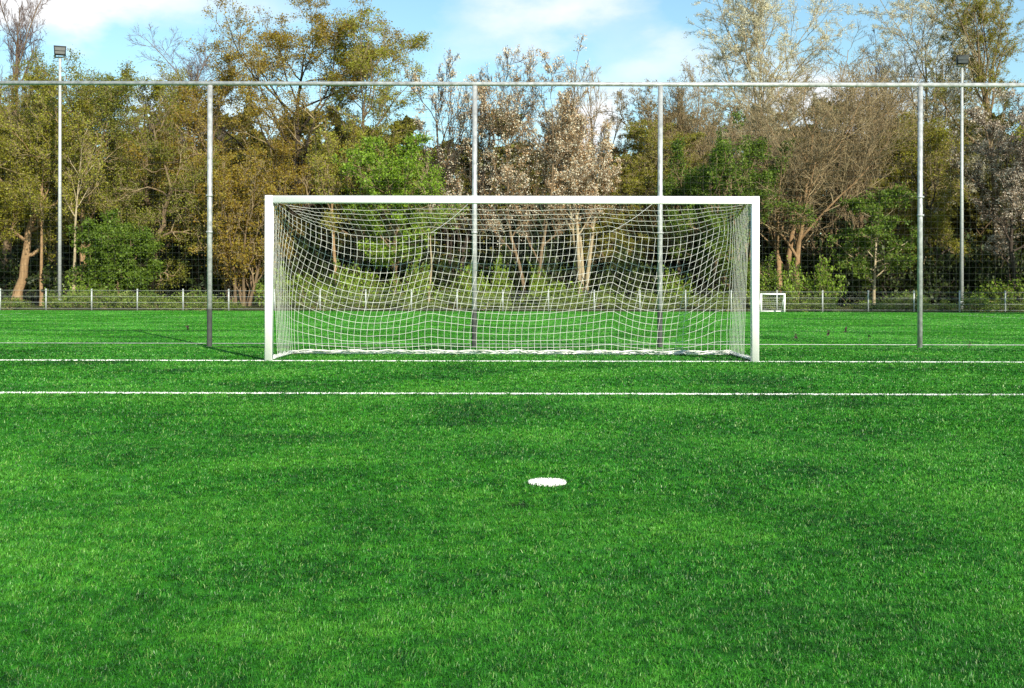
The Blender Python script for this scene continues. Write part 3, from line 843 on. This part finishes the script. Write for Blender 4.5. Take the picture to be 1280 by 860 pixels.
US = [unit_shrub(70 + i, 2600, 0.062) for i in range(4)]
spots = []
for i in range(54):
    px = -90 + i * 27 + rs.uniform(-14, 14); d = rs.uniform(80, 96)
    spots.append((wx(px, d), d, rs.uniform(3.0, 5.0), rs.uniform(4.0, 8.5)))
scatter_mass('dark_undergrowth', 'dark green shrubs under the trees, leaf colour darkened as shade', spots, US, [M['bark_dark'], M['dark_green_shade']])
spots = []
for i in range(46):
    px = -60 + i * 31 + rs.uniform(-22, 22); d = rs.uniform(76, 80)
    if not (330 < px < 780 or 930 < px < 1060 or 100 < px < 175) and rs.random() < 0.75: continue
    spots.append((wx(px, d), d, rs.uniform(1.5, 2.8), rs.uniform(1.4, 3.6)))
scatter_mass('green_undergrowth', 'fresh green shrubs along the edge of the wood', spots, US, [M['twig'], M['shrub_green']])
spots = []
for i in range(78):
    d = rs.uniform(62.2, 72); px = rs.uniform(-90, 1370)
    spots.append((wx(px, d), d, rs.uniform(1.0, 2.0), rs.uniform(0.55, 1.45)))
scatter_mass('bramble_thicket', 'low olive brambles behind the boundary fence', spots, US, [M['twig'], M['olive_bramble'] if 'olive_bramble' in M else M['mid_green']], cat='brambles')

bt = [proto(81, 'oak', 15.0, 6.0, 0.75, 0.34, dict(limbs=12, base=0.08)), proto(82, 'buds', 16.0, 5.5, 1.8, 0.26, dict(limbs=14, base=0.1)), proto(83, 'oak', 13.0, 6.0, 0.7, 0.36, dict(limbs=12, base=0.05))]
spots = []
for row, (d, st, top) in enumerate(((106, 62, 185), (122, 66, 165), (138, 70, 150))):
    for px in np.arange(-140 + row * 25, 1430, st):
        h = wz(top + rs.uniform(-18, 32), d)
        if 640 < px < 790: h *= 0.74
        if 1040 < px < 1130: h *= 0.88
        sc = h / 15.0
        spots.append((wx(px + rs.uniform(-14, 14), d), d + rs.uniform(-5, 5), sc * 1.05, sc))
scatter_mass('distant_woodland', 'brown olive mass of woodland behind the front trees, leaf colour darkened as shade', spots, bt, [M['bark'], M['wood_leaf_shaded']], cat='woodland')

# ------------------------------------------------------------------ sky, sun, camera
W = bpy.data.worlds.new('World'); SC.world = W; W.use_nodes = True
nt = W.node_tree; nt.nodes.clear()
EL, SDIR = 28.0, np.array([0.45, -0.893])
az = math.atan2(SDIR[0], SDIR[1])
N_ = lambda k: nt.nodes.new(k)
out = N_('ShaderNodeOutputWorld'); bg = N_('ShaderNodeBackground'); bg.inputs['Strength'].default_value = 0.10
sky = N_('ShaderNodeTexSky'); sky.sky_type = 'NISHITA'; sky.sun_disc = False
sky.sun_elevation = math.radians(EL); sky.sun_rotation = az
sky.air_density = 1.0; sky.dust_density = 0.4; sky.ozone_density = 1.5
tc = N_('ShaderNodeTexCoord')
L = nt.links.new


def wm(op, a, b=None, clamp=False):
    m = N_('ShaderNodeMath'); m.operation = op; m.use_clamp = clamp
    for i, v in enumerate((a, b)):
        if v is None: continue
        if hasattr(v, 'links'): L(v, m.inputs[i])
        else: m.inputs[i].default_value = v
    return m.outputs[0]


def wnoise(scale, detail, off, zs=2.0):
    mp = N_('ShaderNodeMapping'); mp.inputs['Location'].default_value = off; mp.inputs['Scale'].default_value = (1, 1, zs)
    L(tc.outputs['Generated'], mp.inputs['Vector'])
    t = N_('ShaderNodeTexNoise'); t.inputs['Scale'].default_value = scale; t.inputs['Detail'].default_value = detail
    t.inputs['Roughness'].default_value = 0.55
    L(mp.outputs[0], t.inputs['Vector']); return t.outputs['Fac']


sep = N_('ShaderNodeSeparateXYZ'); L(tc.outputs['Generated'], sep.inputs[0])
n1 = wnoise(9.0, 7, (3.1, 0.4, 0.7)); n2 = wnoise(9.0, 7, (7.7, 5.1, 2.2)); n3 = wnoise(3.2, 6, (1.3, 9.2, 0.2), 3.0)
gx = wm('ADD', wm('DIVIDE', sep.outputs[0], wm('MAXIMUM', sep.outputs[1], 0.2)), wm('MULTIPLY', wm('SUBTRACT', n1, 0.5), 0.24))
gz = wm('ADD', wm('DIVIDE', sep.outputs[2], wm('MAXIMUM', sep.outputs[1], 0.2)), wm('MULTIPLY', wm('SUBTRACT', n2, 0.5), 0.13))
# cloud banks: (px, py, half width px, half height px, strength), turned into directions of the sky
cl = None
for px, py, hw, hh, s in ((150, -5, 190, 45, 1.0), (30, 0, 110, 40, 0.8), (690, 6, 100, 42, 1.0), (820, 85, 100, 34, 0.75), (560, 60, 70, 60, 0.3),
                          (745, 160, 60, 42, 1.3), (1060, 150, 120, 60, 1.3), (240, 150, 160, 50, 0.7), (1180, 70, 60, 50, 0.5), (640, -110, 500, 50, 0.6)):
    cx, cz = (px - 640) / F, (HZ - py) / F
    ex = wm('POWER', wm('ABSOLUTE', wm('DIVIDE', wm('SUBTRACT', gx, cx), hw / F)), 2.0)
    ez = wm('POWER', wm('ABSOLUTE', wm('DIVIDE', wm('SUBTRACT', gz, cz), hh / F)), 2.0)
    g = wm('MULTIPLY', wm('POWER', 2.718, wm('MULTIPLY', wm('ADD', ex, ez), -1.0)), s)
    cl = g if cl is None else wm('ADD', cl, g)
front = wm('MULTIPLY', cl, wm('GREATER_THAN', sep.outputs[1], 0.3))
gen = wm('MULTIPLY', wm('SUBTRACT', n3, 0.50), 2.2, True)          # loose cloud all round the sky
fac = wm('ADD', front, wm('MULTIPLY', gen, 0.5))
fac = wm('MULTIPLY', wm('SUBTRACT', fac, 0.22), 1.05, True)
tint = N_('ShaderNodeMix'); tint.data_type = 'RGBA'; tint.blend_type = 'MULTIPLY'; tint.inputs[0].default_value = 1.0
L(sky.outputs[0], tint.inputs[6]); tint.inputs[7].default_value = (0.95, 1.12, 1.04, 1)
mixc = N_('ShaderNodeMix'); mixc.data_type = 'RGBA'
L(fac, mixc.inputs[0]); L(tint.outputs[2], mixc.inputs[6]); mixc.inputs[7].default_value = (6.6, 6.7, 6.8, 1)
L(mixc.outputs[2], bg.inputs['Color']); L(bg.outputs[0], out.inputs['Surface'])

sd = bpy.data.lights.new('sun', 'SUN'); sd.energy = 4.6; sd.angle = math.radians(0.5); sd.color = (1.0, 0.93, 0.80)
sun = bpy.data.objects.new('sun', sd); COL.objects.link(sun)
sv = Vector((SDIR[0] * math.cos(math.radians(EL)), SDIR[1] * math.cos(math.radians(EL)), math.sin(math.radians(EL))))
sun.rotation_euler = (-sv).to_track_quat('-Z', 'Y').to_euler(); sun.location = sv * 60

cd = bpy.data.cameras.new('camera'); cam = bpy.data.objects.new('camera', cd); COL.objects.link(cam)
cd.sensor_width = 36.0; cd.lens = F / 1280 * 36.0; cd.shift_y = -(430 - HZ - 1.9) / 1280
cd.clip_start = 0.05; cd.clip_end = 5000
cam.location = (0, 0, CH); cam.rotation_euler = (math.radians(90), math.radians(-0.12), 0)
SC.camera = cam
SC.render.engine = 'CYCLES'
SC.cycles.max_bounces = 6; SC.cycles.transparent_max_bounces = 8
SC.view_settings.view_transform = 'Standard'; SC.view_settings.look = 'None'
SC.view_settings.exposure = 0.76; SC.view_settings.gamma = 1.0
